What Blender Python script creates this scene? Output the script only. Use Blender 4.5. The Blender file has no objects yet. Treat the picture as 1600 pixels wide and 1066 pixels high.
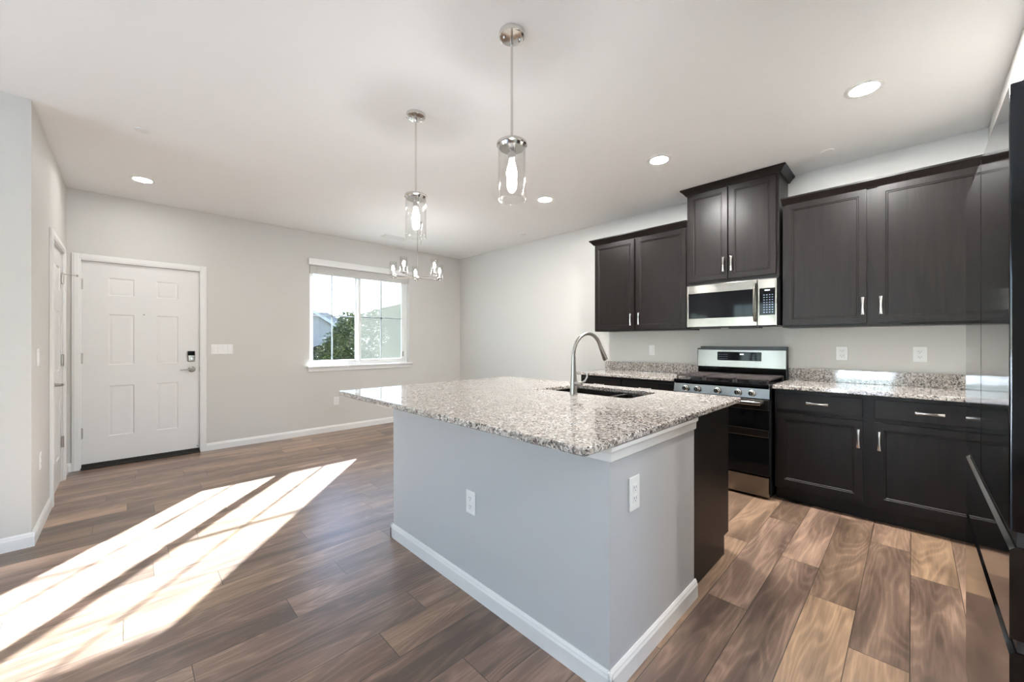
import bpy, bmesh, math, random
from mathutils import Vector, Matrix, noise as mnoise
random.seed(7)
SC = bpy.context.scene
COL = SC.collection
PI = math.pi

# ------------------------------------------------------------------ camera
cam_d = bpy.data.cameras.new('camera')
cam_d.sensor_fit = 'HORIZONTAL'; cam_d.sensor_width = 36.0
cam_d.lens = 612.47 / 1600 * 36.0
cam_d.shift_y = 1.43 / 1600
cam_d.clip_start = 0.02; cam_d.clip_end = 500
cam = bpy.data.objects.new('camera', cam_d); COL.objects.link(cam)
cam.location = (0, 0, 1.2518)
cam.rotation_euler = (PI/2, 0, -math.radians(44.3975))
SC.camera = cam

# ------------------------------------------------------------------ light
SKY = 0.75
SUN = 145.0
EXPOSURE = 1.38
w = bpy.data.worlds.new('world'); SC.world = w; w.use_nodes = True
wn = w.node_tree
bg = wn.nodes['Background']
sky = wn.nodes.new('ShaderNodeTexSky'); sky.sky_type = 'NISHITA'; sky.sun_disc = False
sky.sun_elevation = math.radians(35); sky.sun_rotation = math.radians(40)
sky.altitude = 1600; sky.dust_density = 1.0; sky.ozone_density = 1.0
wn.links.new(sky.outputs[0], bg.inputs[0]); bg.inputs[1].default_value = SKY
sd = bpy.data.lights.new('sun', 'SUN'); sd.energy = SUN; sd.angle = math.radians(0.6); sd.color = (0.82, 0.92, 1.0)
so = bpy.data.objects.new('sun', sd); COL.objects.link(so)
so.rotation_euler = Vector((-.865, -1.0, -.628)).to_track_quat('-Z', 'Y').to_euler()
so.location = (12, 16, 10)
vs = SC.view_settings
SC.display_settings.display_device = 'sRGB'
vs.view_transform = 'Standard'; vs.look = 'None'; vs.exposure = EXPOSURE; vs.gamma = 1.0; vs.use_curve_mapping = False
SC.cycles.transparent_max_bounces = 24
SC.cycles.sample_clamp_indirect = 6.0

# ------------------------------------------------------------------ materials
def new_mat(name):
    m = bpy.data.materials.new(name); m.use_nodes = True
    nt = m.node_tree
    return m, nt, nt.nodes['Principled BSDF']
def L(nt, a, b): nt.links.new(a, b)
def N(nt, t, **kw):
    n = nt.nodes.new(t)
    for k, v in kw.items(): setattr(n, k, v)
    return n
def math_node(nt, op, a, b=None, c=None):
    n = N(nt, 'ShaderNodeMath', operation=op)
    for i, x in enumerate((a, b, c)):
        if x is None: continue
        if isinstance(x, (int, float)): n.inputs[i].default_value = x
        else: L(nt, x, n.inputs[i])
    return n.outputs[0]
def bump(nt, p, scale, strength, dist=0.002, detail=3):
    tc = N(nt, 'ShaderNodeTexCoord'); no = N(nt, 'ShaderNodeTexNoise')
    no.inputs['Scale'].default_value = scale; no.inputs['Detail'].default_value = detail
    L(nt, tc.outputs['Object'], no.inputs['Vector'])
    b = N(nt, 'ShaderNodeBump'); b.inputs['Strength'].default_value = strength; b.inputs['Distance'].default_value = dist
    L(nt, no.outputs[0], b.inputs['Height']); L(nt, b.outputs[0], p.inputs['Normal'])
def plain(name, col, rough=.5, metal=0., spec=.5, bmp=None, emit=None, es=0, coat=0):
    m, nt, p = new_mat(name)
    p.inputs['Base Color'].default_value = (*col, 1); p.inputs['Roughness'].default_value = rough
    p.inputs['Metallic'].default_value = metal; p.inputs['Specular IOR Level'].default_value = spec
    p.inputs['Coat Weight'].default_value = coat
    if emit:
        p.inputs['Emission Color'].default_value = (*emit, 1); p.inputs['Emission Strength'].default_value = es
    if bmp: bump(nt, p, *bmp)
    return m
M = {}
M['wall'] = plain('wall paint greige', (.62, .605, .575), .62, spec=.35, bmp=(170, .12, .002))
M['island_shade_paint'] = plain('wall paint darkened as island shade', (.50, .505, .515), .62, spec=.35, bmp=(170, .12, .002))  # wall paint made darker and cooler to imitate shade on the island
M['ceiling'] = plain('ceiling paint white', (.86, .86, .855), .8, spec=.2, bmp=(140, .1, .002))
M['trim'] = plain('trim paint white', (.78, .775, .76), .38)
M['door'] = plain('door paint white', (.76, .75, .735), .42)
M['plate'] = plain('switch plate plastic', (.82, .82, .81), .35)
M['slot'] = plain('socket slot dark', (.03, .03, .03), .5)
M['vinyl'] = plain('window vinyl white', (.85, .85, .84), .35)
M['blind'] = plain('blind fabric', (.70, .69, .66), .7)
M['chrome'] = plain('polished nickel', (.72, .71, .69), .12, 1)
M['nickel'] = plain('brushed nickel', (.37, .355, .335), .28, 1)
M['black'] = plain('black satin', (.012, .012, .013), .35)
M['blackgloss'] = plain('black glass', (.004, .004, .0045), .05, spec=.14)
M['iron'] = plain('cast iron grate', (.045, .035, .034), .55, bmp=(300, .3, .001))
M['rubber'] = plain('dark bronze threshold', (.02, .016, .012), .6)
M['screen_led'] = plain('display digits', (.1, .1, .1), .4, emit=(.8, .9, 1), es=1.5)
M['legend'] = plain('key legend', (.16, .20, .27), .5)
M['bulb'] = plain('bulb glow', (1, 1, 1), .4, emit=(1, 1, 1), es=58)
M['candle'] = plain('candle bulb glow', (1, 1, 1), .4, emit=(1, 1, 1), es=58)
M['lens'] = plain('lamp lens glow', (1, 1, 1), .4, emit=(1, .985, .96), es=540)
M['lens_dim'] = plain('lamp lens glow dimmed', (1, 1, 1), .4, emit=(.98, .97, .95), es=60)
M['lens_mid'] = plain('lamp lens glow medium', (1, 1, 1), .4, emit=(1, .985, .96), es=260)
M['roof'] = plain('asphalt roof', (.10, .10, .105), .9, bmp=(6, .6, .05))
M['siding'] = plain('house siding', (.36, .345, .33), .8)
M['fascia'] = plain('fascia white', (.55, .55, .54), .6)
M['bark'] = plain('bark', (.10, .075, .05), .9)
M['lawn'] = plain('dry lawn', (.026, .028, .017), .95, spec=0, bmp=(3, .8, .05))
M['hillside'] = plain('scrub hillside', (.032, .033, .019), .95, spec=0, bmp=(2, .8, .05))
M['pale_bounce'] = plain('patio concrete', (.78, .77, .75), .9)  # very pale so the unseen ground bounces sun to the ceiling
M['fence'] = plain('cedar fence', (.22, .16, .11), .8)

def leaf_mat(name, c1, c2):
    m, nt, p = new_mat(name)
    g = N(nt, 'ShaderNodeNewGeometry'); r = N(nt, 'ShaderNodeValToRGB')
    r.color_ramp.elements[0].color = (*c1, 1); r.color_ramp.elements[1].color = (*c2, 1)
    L(nt, g.outputs['Random Per Island'], r.inputs[0]); L(nt, r.outputs[0], p.inputs['Base Color'])
    p.inputs['Roughness'].default_value = .55
    return m
M['leaf'] = leaf_mat('leaf green', (.010, .024, .008), (.09, .10, .022))
M['leaf2'] = leaf_mat('leaf pale', (.06, .075, .03), (.13, .13, .06))

# dark stained wood of the cabinets
def cab_mat():
    m, nt, p = new_mat('espresso stained maple')
    tc = N(nt, 'ShaderNodeTexCoord'); mp = N(nt, 'ShaderNodeMapping'); mp.inputs['Scale'].default_value = (14, 14, 1.1)
    no = N(nt, 'ShaderNodeTexNoise'); no.inputs['Scale'].default_value = 3; no.inputs['Detail'].default_value = 5
    no.inputs['Distortion'].default_value = .6
    r = N(nt, 'ShaderNodeValToRGB')
    r.color_ramp.elements[0].position = .3; r.color_ramp.elements[0].color = (.0052, .0038, .0033, 1)
    r.color_ramp.elements[1].position = .75; r.color_ramp.elements[1].color = (.0115, .0083, .0070, 1)
    L(nt, tc.outputs['Object'], mp.inputs[0]); L(nt, mp.outputs[0], no.inputs['Vector']); L(nt, no.outputs[0], r.inputs[0])
    L(nt, r.outputs[0], p.inputs['Base Color'])
    p.inputs['Roughness'].default_value = .36; p.inputs['Specular IOR Level'].default_value = .22
    return m
M['cab'] = cab_mat()

def steel_mat(name, col, rough, scale):
    m, nt, p = new_mat(name)
    p.inputs['Base Color'].default_value = (*col, 1); p.inputs['Metallic'].default_value = 1
    tc = N(nt, 'ShaderNodeTexCoord'); mp = N(nt, 'ShaderNodeMapping'); mp.inputs['Scale'].default_value = scale
    no = N(nt, 'ShaderNodeTexNoise'); no.inputs['Scale'].default_value = 4; no.inputs['Detail'].default_value = 3
    L(nt, tc.outputs['Object'], mp.inputs[0]); L(nt, mp.outputs[0], no.inputs['Vector'])
    mr = N(nt, 'ShaderNodeMapRange'); mr.inputs['To Min'].default_value = rough*.75; mr.inputs['To Max'].default_value = rough*1.3
    L(nt, no.outputs[0], mr.inputs[0]); L(nt, mr.outputs[0], p.inputs['Roughness'])
    return m
M['steel'] = steel_mat('brushed stainless steel', (.225, .210, .19), .2, (30, 2, 200))
M['fridge'] = steel_mat('black stainless steel', (.20, .205, .215), .085, (2, 30, 200))
M['fridge'].node_tree.nodes['Principled BSDF'].inputs['Base Color'].default_value = (.05, .051, .055, 1)

def granite_mat():
    m, nt, p = new_mat('speckled granite')
    tc = N(nt, 'ShaderNodeTexCoord')
    warp = N(nt, 'ShaderNodeTexNoise'); warp.inputs['Scale'].default_value = 60; warp.inputs['Detail'].default_value = 2
    L(nt, tc.outputs['Object'], warp.inputs['Vector'])
    mix = N(nt, 'ShaderNodeVectorMath', operation='MULTIPLY_ADD'); mix.inputs[1].default_value = (.022,)*3
    L(nt, warp.outputs['Color'], mix.inputs[0]); L(nt, tc.outputs['Object'], mix.inputs[2])
    v1 = N(nt, 'ShaderNodeTexVoronoi'); v1.inputs['Scale'].default_value = 125
    L(nt, mix.outputs[0], v1.inputs['Vector'])
    sep = N(nt, 'ShaderNodeSeparateColor'); L(nt, v1.outputs['Color'], sep.inputs[0])
    r = N(nt, 'ShaderNodeValToRGB'); cr = r.color_ramp; cr.interpolation = 'CONSTANT'
    stops = [(0, (.085, .08, .078)), (.10, (.20, .18, .168)), (.24, (.34, .30, .27)), (.42, (.47, .43, .395)), (.66, (.57, .54, .505)), (.88, (.68, .66, .63))]
    cr.elements[0].position = 0; cr.elements[0].color = (*stops[0][1], 1)
    cr.elements[1].position = stops[1][0]; cr.elements[1].color = (*stops[1][1], 1)
    for s, c in stops[2:]:
        e = cr.elements.new(s); e.color = (*c, 1)
    L(nt, sep.outputs[0], r.inputs[0])
    v2 = N(nt, 'ShaderNodeTexVoronoi'); v2.inputs['Scale'].default_value = 210
    L(nt, mix.outputs[0], v2.inputs['Vector'])
    sep2 = N(nt, 'ShaderNodeSeparateColor'); L(nt, v2.outputs['Color'], sep2.inputs[0])
    gt = math_node(nt, 'GREATER_THAN', sep2.outputs[1], .93)
    mx = N(nt, 'ShaderNodeMix', data_type='RGBA'); mx.inputs[7].default_value = (.035, .032, .034, 1)
    L(nt, gt, mx.inputs[0]); L(nt, r.outputs[0], mx.inputs[6])
    big = N(nt, 'ShaderNodeTexNoise'); big.inputs['Scale'].default_value = 9; big.inputs['Detail'].default_value = 3
    L(nt, tc.outputs['Object'], big.inputs['Vector'])
    hv = N(nt, 'ShaderNodeMix', data_type='RGBA', blend_type='MULTIPLY'); hv.inputs[0].default_value = .35
    rr = N(nt, 'ShaderNodeValToRGB'); rr.color_ramp.elements[0].position = .35; rr.color_ramp.elements[0].color = (.72, .62, .56, 1)
    rr.color_ramp.elements[1].position = .65; rr.color_ramp.elements[1].color = (1, 1, 1, 1)
    L(nt, big.outputs[0], rr.inputs[0]); L(nt, mx.outputs[2], hv.inputs[6]); L(nt, rr.outputs[0], hv.inputs[7])
    L(nt, hv.outputs[2], p.inputs['Base Color'])
    p.inputs['Roughness'].default_value = .07; p.inputs['IOR'].default_value = 1.88
    return m
M['granite'] = granite_mat()

def floor_mat():
    m, nt, p = new_mat('vinyl wood planks')
    uv = N(nt, 'ShaderNodeUVMap'); uv.uv_map = 'UVMap'
    at = N(nt, 'ShaderNodeAttribute'); at.attribute_name = 'plank'
    sc = N(nt, 'ShaderNodeSeparateColor'); L(nt, at.outputs['Color'], sc.inputs[0])
    tone, hue, seed = sc.outputs[0], sc.outputs[1], sc.outputs[2]
    sx = N(nt, 'ShaderNodeSeparateXYZ'); L(nt, uv.outputs[0], sx.inputs[0])
    def coord(su, sv, ks):
        c = N(nt, 'ShaderNodeCombineXYZ')
        L(nt, math_node(nt, 'MULTIPLY_ADD', sx.outputs[0], su, math_node(nt, 'MULTIPLY', seed, ks)), c.inputs[0])
        L(nt, math_node(nt, 'MULTIPLY', sx.outputs[1], sv), c.inputs[1])
        L(nt, math_node(nt, 'MULTIPLY', seed, ks*.7), c.inputs[2])
        return c.outputs[0]
    def noise_t(vec, sc_=1, det=3, dist=0):
        n = N(nt, 'ShaderNodeTexNoise'); n.inputs['Scale'].default_value = sc_; n.inputs['Detail'].default_value = det
        n.inputs['Distortion'].default_value = dist; L(nt, vec, n.inputs['Vector']); return n.outputs[0]
    patch = noise_t(coord(1.5, 9, 60), 1, 4, .5)
    field = noise_t(coord(.9, 6, 90), 1, 1.5, .3)
    rings = math_node(nt, 'MULTIPLY_ADD', math_node(nt, 'SINE', math_node(nt, 'MULTIPLY', field, 105)), .5, .5)
    rings = math_node(nt, 'POWER', rings, 2.2)
    fine = noise_t(coord(7, 150, 40), 1, 3)
    # value = tone + patches + rings + fine grain
    a = math_node(nt, 'MULTIPLY_ADD', tone, .78, .04)
    a = math_node(nt, 'ADD', a, math_node(nt, 'MULTIPLY', math_node(nt, 'SUBTRACT', patch, .5), 1.4))
    a = math_node(nt, 'ADD', a, math_node(nt, 'MULTIPLY', math_node(nt, 'SUBTRACT', rings, .4), .16))
    a = math_node(nt, 'ADD', a, math_node(nt, 'MULTIPLY', math_node(nt, 'SUBTRACT', fine, .5), .42))
    r = N(nt, 'ShaderNodeValToRGB'); cr = r.color_ramp
    cr.elements[0].position = 0; cr.elements[0].color = (.098, .067, .051, 1)
    cr.elements[1].position = 1; cr.elements[1].color = (.56, .40, .287, 1)
    e = cr.elements.new(.35); e.color = (.200, .138, .102, 1)
    e = cr.elements.new(.65); e.color = (.36, .250, .184, 1)
    L(nt, a, r.inputs[0])
    hx = N(nt, 'ShaderNodeMix', data_type='RGBA', blend_type='MULTIPLY')
    hr = N(nt, 'ShaderNodeValToRGB'); hr.color_ramp.elements[0].color = (1.0, .94, .95, 1); hr.color_ramp.elements[1].color = (1.0, .93, .78, 1)
    L(nt, hue, hr.inputs[0]); hx.inputs[0].default_value = 1
    L(nt, r.outputs[0], hx.inputs[6]); L(nt, hr.outputs[0], hx.inputs[7])
    # seams: the plank mesh stores the distance to its edges in the second UV layer
    uv2 = N(nt, 'ShaderNodeUVMap'); uv2.uv_map = 'Edge'
    s2 = N(nt, 'ShaderNodeSeparateXYZ'); L(nt, uv2.outputs[0], s2.inputs[0])
    du = math_node(nt, 'MINIMUM', sx.outputs[0], s2.outputs[0]); dv = math_node(nt, 'MINIMUM', sx.outputs[1], s2.outputs[1])
    d = math_node(nt, 'MINIMUM', du, dv)
    seam = math_node(nt, 'LESS_THAN', d, .0016)
    mx = N(nt, 'ShaderNodeMix', data_type='RGBA'); mx.inputs[7].default_value = (.022, .016, .013, 1)
    L(nt, math_node(nt, 'MULTIPLY', seam, .85), mx.inputs[0]); L(nt, hx.outputs[2], mx.inputs[6])
    L(nt, mx.outputs[2], p.inputs['Base Color'])
    b = N(nt, 'ShaderNodeBump'); b.inputs['Strength'].default_value = .05; b.inputs['Distance'].default_value = .001
    L(nt, math_node(nt, 'SUBTRACT', 1.0, seam), b.inputs['Height']); L(nt, b.outputs[0], p.inputs['Normal'])
    mr = N(nt, 'ShaderNodeMapRange'); mr.inputs['To Min'].default_value = .283; mr.inputs['To Max'].default_value = .33
    L(nt, fine, mr.inputs[0]); L(nt, mr.outputs[0], p.inputs['Roughness'])
    p.inputs['Specular IOR Level'].default_value = .9
    return m
M['floor'] = floor_mat()

def glass_mat(name, tint, gloss=1.0, rough=0.0):
    m = bpy.data.materials.new(name); m.use_nodes = True; nt = m.node_tree; nt.nodes.clear()
    out = N(nt, 'ShaderNodeOutputMaterial'); t = N(nt, 'ShaderNodeBsdfTransparent'); t.inputs[0].default_value = (*tint, 1)
    g = N(nt, 'ShaderNodeBsdfGlossy'); g.inputs['Roughness'].default_value = rough
    lw = N(nt, 'ShaderNodeLayerWeight'); lw.inputs[0].default_value = .5
    f = math_node(nt, 'MULTIPLY_ADD', math_node(nt, 'POWER', lw.outputs['Facing'], 5.0), .93*gloss, .03*gloss)
    mx = N(nt, 'ShaderNodeMixShader')
    L(nt, f, mx.inputs[0]); L(nt, t.outputs[0], mx.inputs[1]); L(nt, g.outputs[0], mx.inputs[2])
    L(nt, mx.outputs[0], out.inputs[0]); return m
M['glass'] = glass_mat('tinted window glass', (.60, .61, .61))
M['clear'] = glass_mat('clear lamp glass', (.965, .965, .96), 1.0)
def mesh_screen():
    m = bpy.data.materials.new('insect screen mesh'); m.use_nodes = True; nt = m.node_tree; nt.nodes.clear()
    out = N(nt, 'ShaderNodeOutputMaterial'); t = N(nt, 'ShaderNodeBsdfTransparent'); t.inputs[0].default_value = (.92, .92, .92, 1)
    d = N(nt, 'ShaderNodeBsdfTranslucent'); d.inputs[0].default_value = (.058, .057, .05, 1)
    mx = N(nt, 'ShaderNodeMixShader'); mx.inputs[0].default_value = .25
    L(nt, t.outputs[0], mx.inputs[1]); L(nt, d.outputs[0], mx.inputs[2]); L(nt, mx.outputs[0], out.inputs[0]); return m
M['screen'] = mesh_screen()

# ------------------------------------------------------------------ mesh helpers
class MB:
    def __init__(s): s.v = []; s.f = []
    def add(s, vs_, fs):
        o = len(s.v); s.v += [tuple(q) for q in vs_]; s.f += [tuple(i+o for i in f) for f in fs]; return s
    def bm(s, b):
        b.verts.index_update(); s.add([q.co[:] for q in b.verts], [[q.index for q in f.verts] for f in b.faces]); b.free(); return s
    def box(s, x0, x1, y0, y1, z0, z1, bev=0, seg=2):
        b = bmesh.new()
        x0, x1 = min(x0, x1), max(x0, x1); y0, y1 = min(y0, y1), max(y0, y1); z0, z1 = min(z0, z1), max(z0, z1)
        bmesh.ops.create_cube(b, size=1, matrix=Matrix.Translation(((x0+x1)/2, (y0+y1)/2, (z0+z1)/2)) @ Matrix.Diagonal((x1-x0, y1-y0, z1-z0, 1)))
        if bev > 0:
            bev = min(bev, .45*min(x1-x0, y1-y0, z1-z0))
            bmesh.ops.bevel(b, geom=list(b.edges), offset=bev, segments=seg, affect='EDGES', profile=.5)
        return s.bm(b)
    def lathe(s, prof, c=(0, 0, 0), axis='z', n=24, close=False):
        vs_ = []; fs = []
        ax = {'z': lambda r, h, a: (r*math.cos(a), r*math.sin(a), h), 'x': lambda r, h, a: (h, r*math.cos(a), r*math.sin(a)),
              'y': lambda r, h, a: (r*math.sin(a), h, r*math.cos(a))}[axis]
        k = len(prof)
        for r, h in prof:
            for i in range(n):
                q = ax(r, h, 2*PI*i/n); vs_.append((q[0]+c[0], q[1]+c[1], q[2]+c[2]))
        for j in range(k if close else k-1):
            j2 = (j+1) % k
            for i in range(n):
                fs.append((j*n+i, j*n+(i+1) % n, j2*n+(i+1) % n, j2*n+i))
        if not close:
            if prof[0][0] > 1e-6: fs.append(tuple(range(n))[::-1])
            if prof[-1][0] > 1e-6: fs.append(tuple((k-1)*n+i for i in range(n)))
        return s.add(vs_, fs)
    def tube(s, pts, rad, n=12, flat=None):
        pts = [Vector(p) for p in pts]; k = len(pts)
        if not isinstance(rad, (list, tuple)): rad = [rad]*k
        vs_ = []; fs = []
        t0 = (pts[1]-pts[0]).normalized()
        up = Vector((0, 0, 1)) if abs(t0.z) < .9 else Vector((0, 1, 0))
        u = (up - t0*up.dot(t0)).normalized()
        for i, p in enumerate(pts):
            t = (pts[min(i+1, k-1)]-pts[max(i-1, 0)]).normalized()
            u = (u - t*u.dot(t)).normalized(); v = t.cross(u)
            ru, rv = (rad[i], rad[i]) if not isinstance(rad[i], tuple) else rad[i]
            for j in range(n):
                a = 2*PI*j/n; vs_.append(p + u*ru*math.cos(a) + v*rv*math.sin(a))
        for i in range(k-1):
            for j in range(n):
                fs.append((i*n+j, i*n+(j+1) % n, (i+1)*n+(j+1) % n, (i+1)*n+j))
        fs.append(tuple(range(n))[::-1]); fs.append(tuple((k-1)*n+j for j in range(n)))
        return s.add(vs_, fs)
    def prism(s, poly, mp, a, b):
        """poly in 2-D, mp(p, q, t) -> xyz, swept from t=a to t=b"""
        n = len(poly)
        vs_ = [mp(p, q, a) for p, q in poly] + [mp(p, q, b) for p, q in poly]
        fs = [tuple(range(n))[::-1], tuple(range(n, 2*n))] + [(i, (i+1) % n, n+(i+1) % n, n+i) for i in range(n)]
        return s.add(vs_, fs)
    def panelled(s, mp, u0, u1, v0, v1, th, panels, rings):
        """slab in the (u,v) plane, front at w=0, back at w=-th; each panel rect is stepped through rings [(inset, w), ...]"""
        us = sorted(set([u0, u1] + [q for p in panels for q in p[:2]])); vv = sorted(set([v0, v1] + [q for p in panels for q in p[2:]]))
        b = bmesh.new(); cache = {}
        def V(u, v, w_):
            k = (round(u, 5), round(v, 5), round(w_, 5))
            if k not in cache: cache[k] = b.verts.new(mp(*k))
            return cache[k]
        pset = {}
        for p in panels: pset[(round(p[0], 5), round(p[2], 5))] = p
        covered = set()
        for i in range(len(us)-1):
            for j in range(len(vv)-1):
                a0, a1, b0, b1 = us[i], us[i+1], vv[j], vv[j+1]
                cx, cy = (a0+a1)/2, (b0+b1)/2
                if any(p[0] < cx < p[1] and p[2] < cy < p[3] for p in panels): continue
                b.faces.new([V(a0, b0, 0), V(a1, b0, 0), V(a1, b1, 0), V(a0, b1, 0)])
        for p in panels:
            def ring(ins, w_):
                return [(p[0]+ins, p[2]+ins, w_), (p[1]-ins, p[2]+ins, w_), (p[1]-ins, p[3]-ins, w_), (p[0]+ins, p[3]-ins, w_)]
            prev = ring(0, 0)
            # outer ring carries any grid vertices lying on its sides
            for ins, w_ in rings:
                cur = ring(ins, w_)
                for k in range(4):
                    A, B, Cc, D = prev[k], prev[(k+1) % 4], cur[(k+1) % 4], cur[k]
                    mid = []
                    if prev == ring(0, 0):
                        if k % 2 == 0:
                            xs = [x for x in us if p[0] < x < p[1]]; xs = xs if k == 0 else xs[::-1]
                            mid = [(x, A[1], 0) for x in xs]
                        else:
                            ys = [y for y in vv if p[2] < y < p[3]]; ys = ys if k == 1 else ys[::-1]
                            mid = [(A[0], y, 0) for y in ys]
                    b.faces.new([V(*A)] + [V(*q) for q in mid] + [V(*B), V(*Cc), V(*D)])
                prev = cur
            b.faces.new([V(*q) for q in prev])
        bot = [(u, v0) for u in us]; rgt = [(u1, v) for v in vv]; top = [(u, v1) for u in us[::-1]]; lft = [(u0, v) for v in vv[::-1]]
        loop = bot[:-1]+rgt[:-1]+top[:-1]+lft[:-1]
        bk = [V(u0, v0, -th), V(u1, v0, -th), V(u1, v1, -th), V(u0, v1, -th)]
        b.faces.new(bk[::-1])
        for k, side in enumerate((bot, rgt, top, lft)):
            b.faces.new([V(*q, 0) for q in side][::-1] + [bk[k], bk[(k+1) % 4]])
        bmesh.ops.recalc_face_normals(b, faces=list(b.faces))
        return s.bm(b)

WPOS = {}
def wpos(o): return WPOS.get(o.name, Vector((0, 0, 0)))
def obj(name, mb, mat, parent=None, smooth=True, origin=None, recalc=True):
    b = bmesh.new()
    vv = [b.verts.new(q) for q in mb.v]
    for f in mb.f:
        try: b.faces.new([vv[i] for i in f])
        except ValueError: pass
    if recalc: bmesh.ops.recalc_face_normals(b, faces=list(b.faces))
    o_ = Vector(origin) if origin is not None else (wpos(parent) if parent else Vector((0, 0, 0)))
    bmesh.ops.translate(b, verts=list(b.verts), vec=-o_)
    me = bpy.data.meshes.new(name); b.to_mesh(me); b.free()
    me.materials.append(M[mat] if isinstance(mat, str) else mat)
    if smooth:
        me.polygons.foreach_set('use_smooth', [True]*len(me.polygons)); me.set_sharp_from_angle(angle=math.radians(32))
    o = bpy.data.objects.new(name, me); COL.objects.link(o)
    if smooth:
        md_ = o.modifiers.new('weighted_normal', 'WEIGHTED_NORMAL'); md_.keep_sharp = True; md_.weight = 80
    WPOS[o.name] = o_
    if parent: o.parent = parent; o.location = o_ - wpos(parent)
    else: o.location = o_
    return o
def tag(o, label, cat, group=None):
    o['label'] = label; o['category'] = cat
    if group: o['group'] = group
    return o
def thing(name, label, cat, loc, group=None):
    o = bpy.data.objects.new(name, None); COL.objects.link(o); o.location = loc; o.empty_display_size = .05
    WPOS[o.name] = Vector(loc); tag(o, label, cat, group); return o
def struct(name, mb, mat, smooth=False, parent=None):
    o = obj(name, mb, mat, parent, smooth)
    if not parent: o['kind'] = 'structure'
    return o
def dup(root, loc, label, group=None):
    r = root.copy(); COL.objects.link(r); r.location = loc; r['label'] = label
    if group: r['group'] = group
    WPOS[r.name] = Vector(loc)
    for ch in list(root.children):
        c = ch.copy(); COL.objects.link(c); c.parent = r
        for g in list(ch.children):
            d = g.copy(); COL.objects.link(d); d.parent = c
    return r

# ------------------------------------------------------------------ room constants
XR, YN, XL, YL, YP, H = 4.2515, 5.6725, -.4236, 3.7755, -.367, 2.736
XW, YS = -4.6, -3.5
WT = .17

# floor: one mesh, one quad per plank
def build_floor():
    b = bmesh.new(); uvl = b.loops.layers.uv.new('UVMap'); edl = b.loops.layers.uv.new('Edge')
    cl = b.loops.layers.float_color.new('plank')
    W, LEN, Y0 = .177, 1.215, .007
    joint = {12: .84, 11: .55, 10: .176, 15: .815, 9: .998, 6: .948, 3: 2.06, 2: 2.73, 1: 2.417, 0: 2.11, -1: 3.0, 22: .14, 21: -.17, 13: 1.2, 14: .35, 16: .1, 5: .35, 4: 1.55}
    tones = {(1, 2.417, -1): (.75, .95), (1, 2.417, 0): (.34, .6), (0, 2.11, -1): (.75, .85), (0, 2.11, 0): (.22, .3), (-1, 3.0, 0): (.72, .9), (-1, 3.0, -1): (.30, .25),
             (3, 2.06, -1): (.22, .15), (3, 2.06, 0): (.48, .1), (2, 2.73, -1): (.30, .15), (2, 2.73, 0): (.55, .2), (3, 2.06, 1): (.15, .5),
             (11, .55, -1): (.12, .1), (11, .55, 0): (.42, .05), (12, .84, -1): (.50, .1), (12, .84, 0): (.42, .2), (10, .176, -1): (.55, .2), (10, .176, 0): (.33, .1),
             (22, .14, -1): (.15, .2), (22, .14, 0): (.5, .6), (21, -.17, 0): (.3, .3), (9, .998, -1): (.25, .1), (9, .998, 0): (.3, .2), (6, .948, -1): (.62, .3), (6, .948, 0): (.3, .1)}
    rng = random.Random(11)
    k0, k1 = int(math.floor((YS-Y0)/W)), int(math.ceil((YN-Y0)/W))
    for k in range(k0, k1):
        ya, yb = Y0+k*W, Y0+(k+1)*W
        j = joint.get(k, rng.uniform(0, LEN)); base = j
        i = int(math.floor((XW-j)/LEN))
        while True:
            xa, xb = j+i*LEN, j+(i+1)*LEN
            if xa > XR: break
            t = tones.get((k, base, i))
            if t is None:
                t = (min(.9, max(.1, rng.gauss(.46, .17))), rng.random()*.8)
            sd_ = rng.random()
            ca, cb, da, db = max(xa, XW), min(xb, XR), max(ya, YS), min(yb, YN)
            i += 1
            if cb-ca < 1e-4 or db-da < 1e-4: continue
            f = b.faces.new([b.verts.new((x, y, 0)) for x, y in ((ca, da), (cb, da), (cb, db), (ca, db))])
            for lp in f.loops:
                x, y, _ = lp.vert.co
                lp[uvl].uv = (x-xa, y-ya); lp[edl].uv = (xb-x, yb-y); lp[cl] = (t[0], t[1], sd_, 1)
    me = bpy.data.meshes.new('floor'); b.to_mesh(me); b.free(); me.materials.append(M['floor'])
    o = bpy.data.objects.new('floor', me); COL.objects.link(o); o['kind'] = 'structure'
build_floor()
struct('floor_slab', MB().box(XW-WT, XR+WT, YS-WT, YN+WT, -.2, -.004), 'pale_bounce')
struct('ceiling', MB().box(XW-WT, XR+WT, YS-WT, YN+WT, H, H+.2), 'ceiling')

# walls with openings (boxes around each opening, one mesh per wall)
def wall_y(name, y0, y1, x0, x1, holes, mat='wall'):
    mb = MB(); xs = x0
    for (a, b_, c, d) in sorted(holes):
        if a > xs: mb.box(xs, a, y0, y1, 0, H)
        if c > 0: mb.box(a, b_, y0, y1, 0, c)
        if d < H: mb.box(a, b_, y0, y1, d, H)
        xs = b_
    if x1 > xs: mb.box(xs, x1, y0, y1, 0, H)
    return struct(name, mb, mat)
def wall_x(name, x0, x1, y0, y1, holes, mat='wall'):
    mb = MB(); ys = y0
    for (a, b_, c, d) in sorted(holes):
        if a > ys: mb.box(x0, x1, ys, a, 0, H)
        if c > 0: mb.box(x0, x1, a, b_, 0, c)
        if d < H: mb.box(x0, x1, a, b_, d, H)
        ys = b_
    if y1 > ys: mb.box(x0, x1, ys, y1, 0, H)
    return struct(name, mb, mat)
WX0, WX1, WZ0, WZ1 = 1.743, 3.232, .925, 2.29
wall_y('wall_north', YN, YN+WT, XL-.12, XR+WT, [(-.345, .597, 0, 2.066), (WX0, WX1, WZ0-.03, WZ1)])
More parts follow.
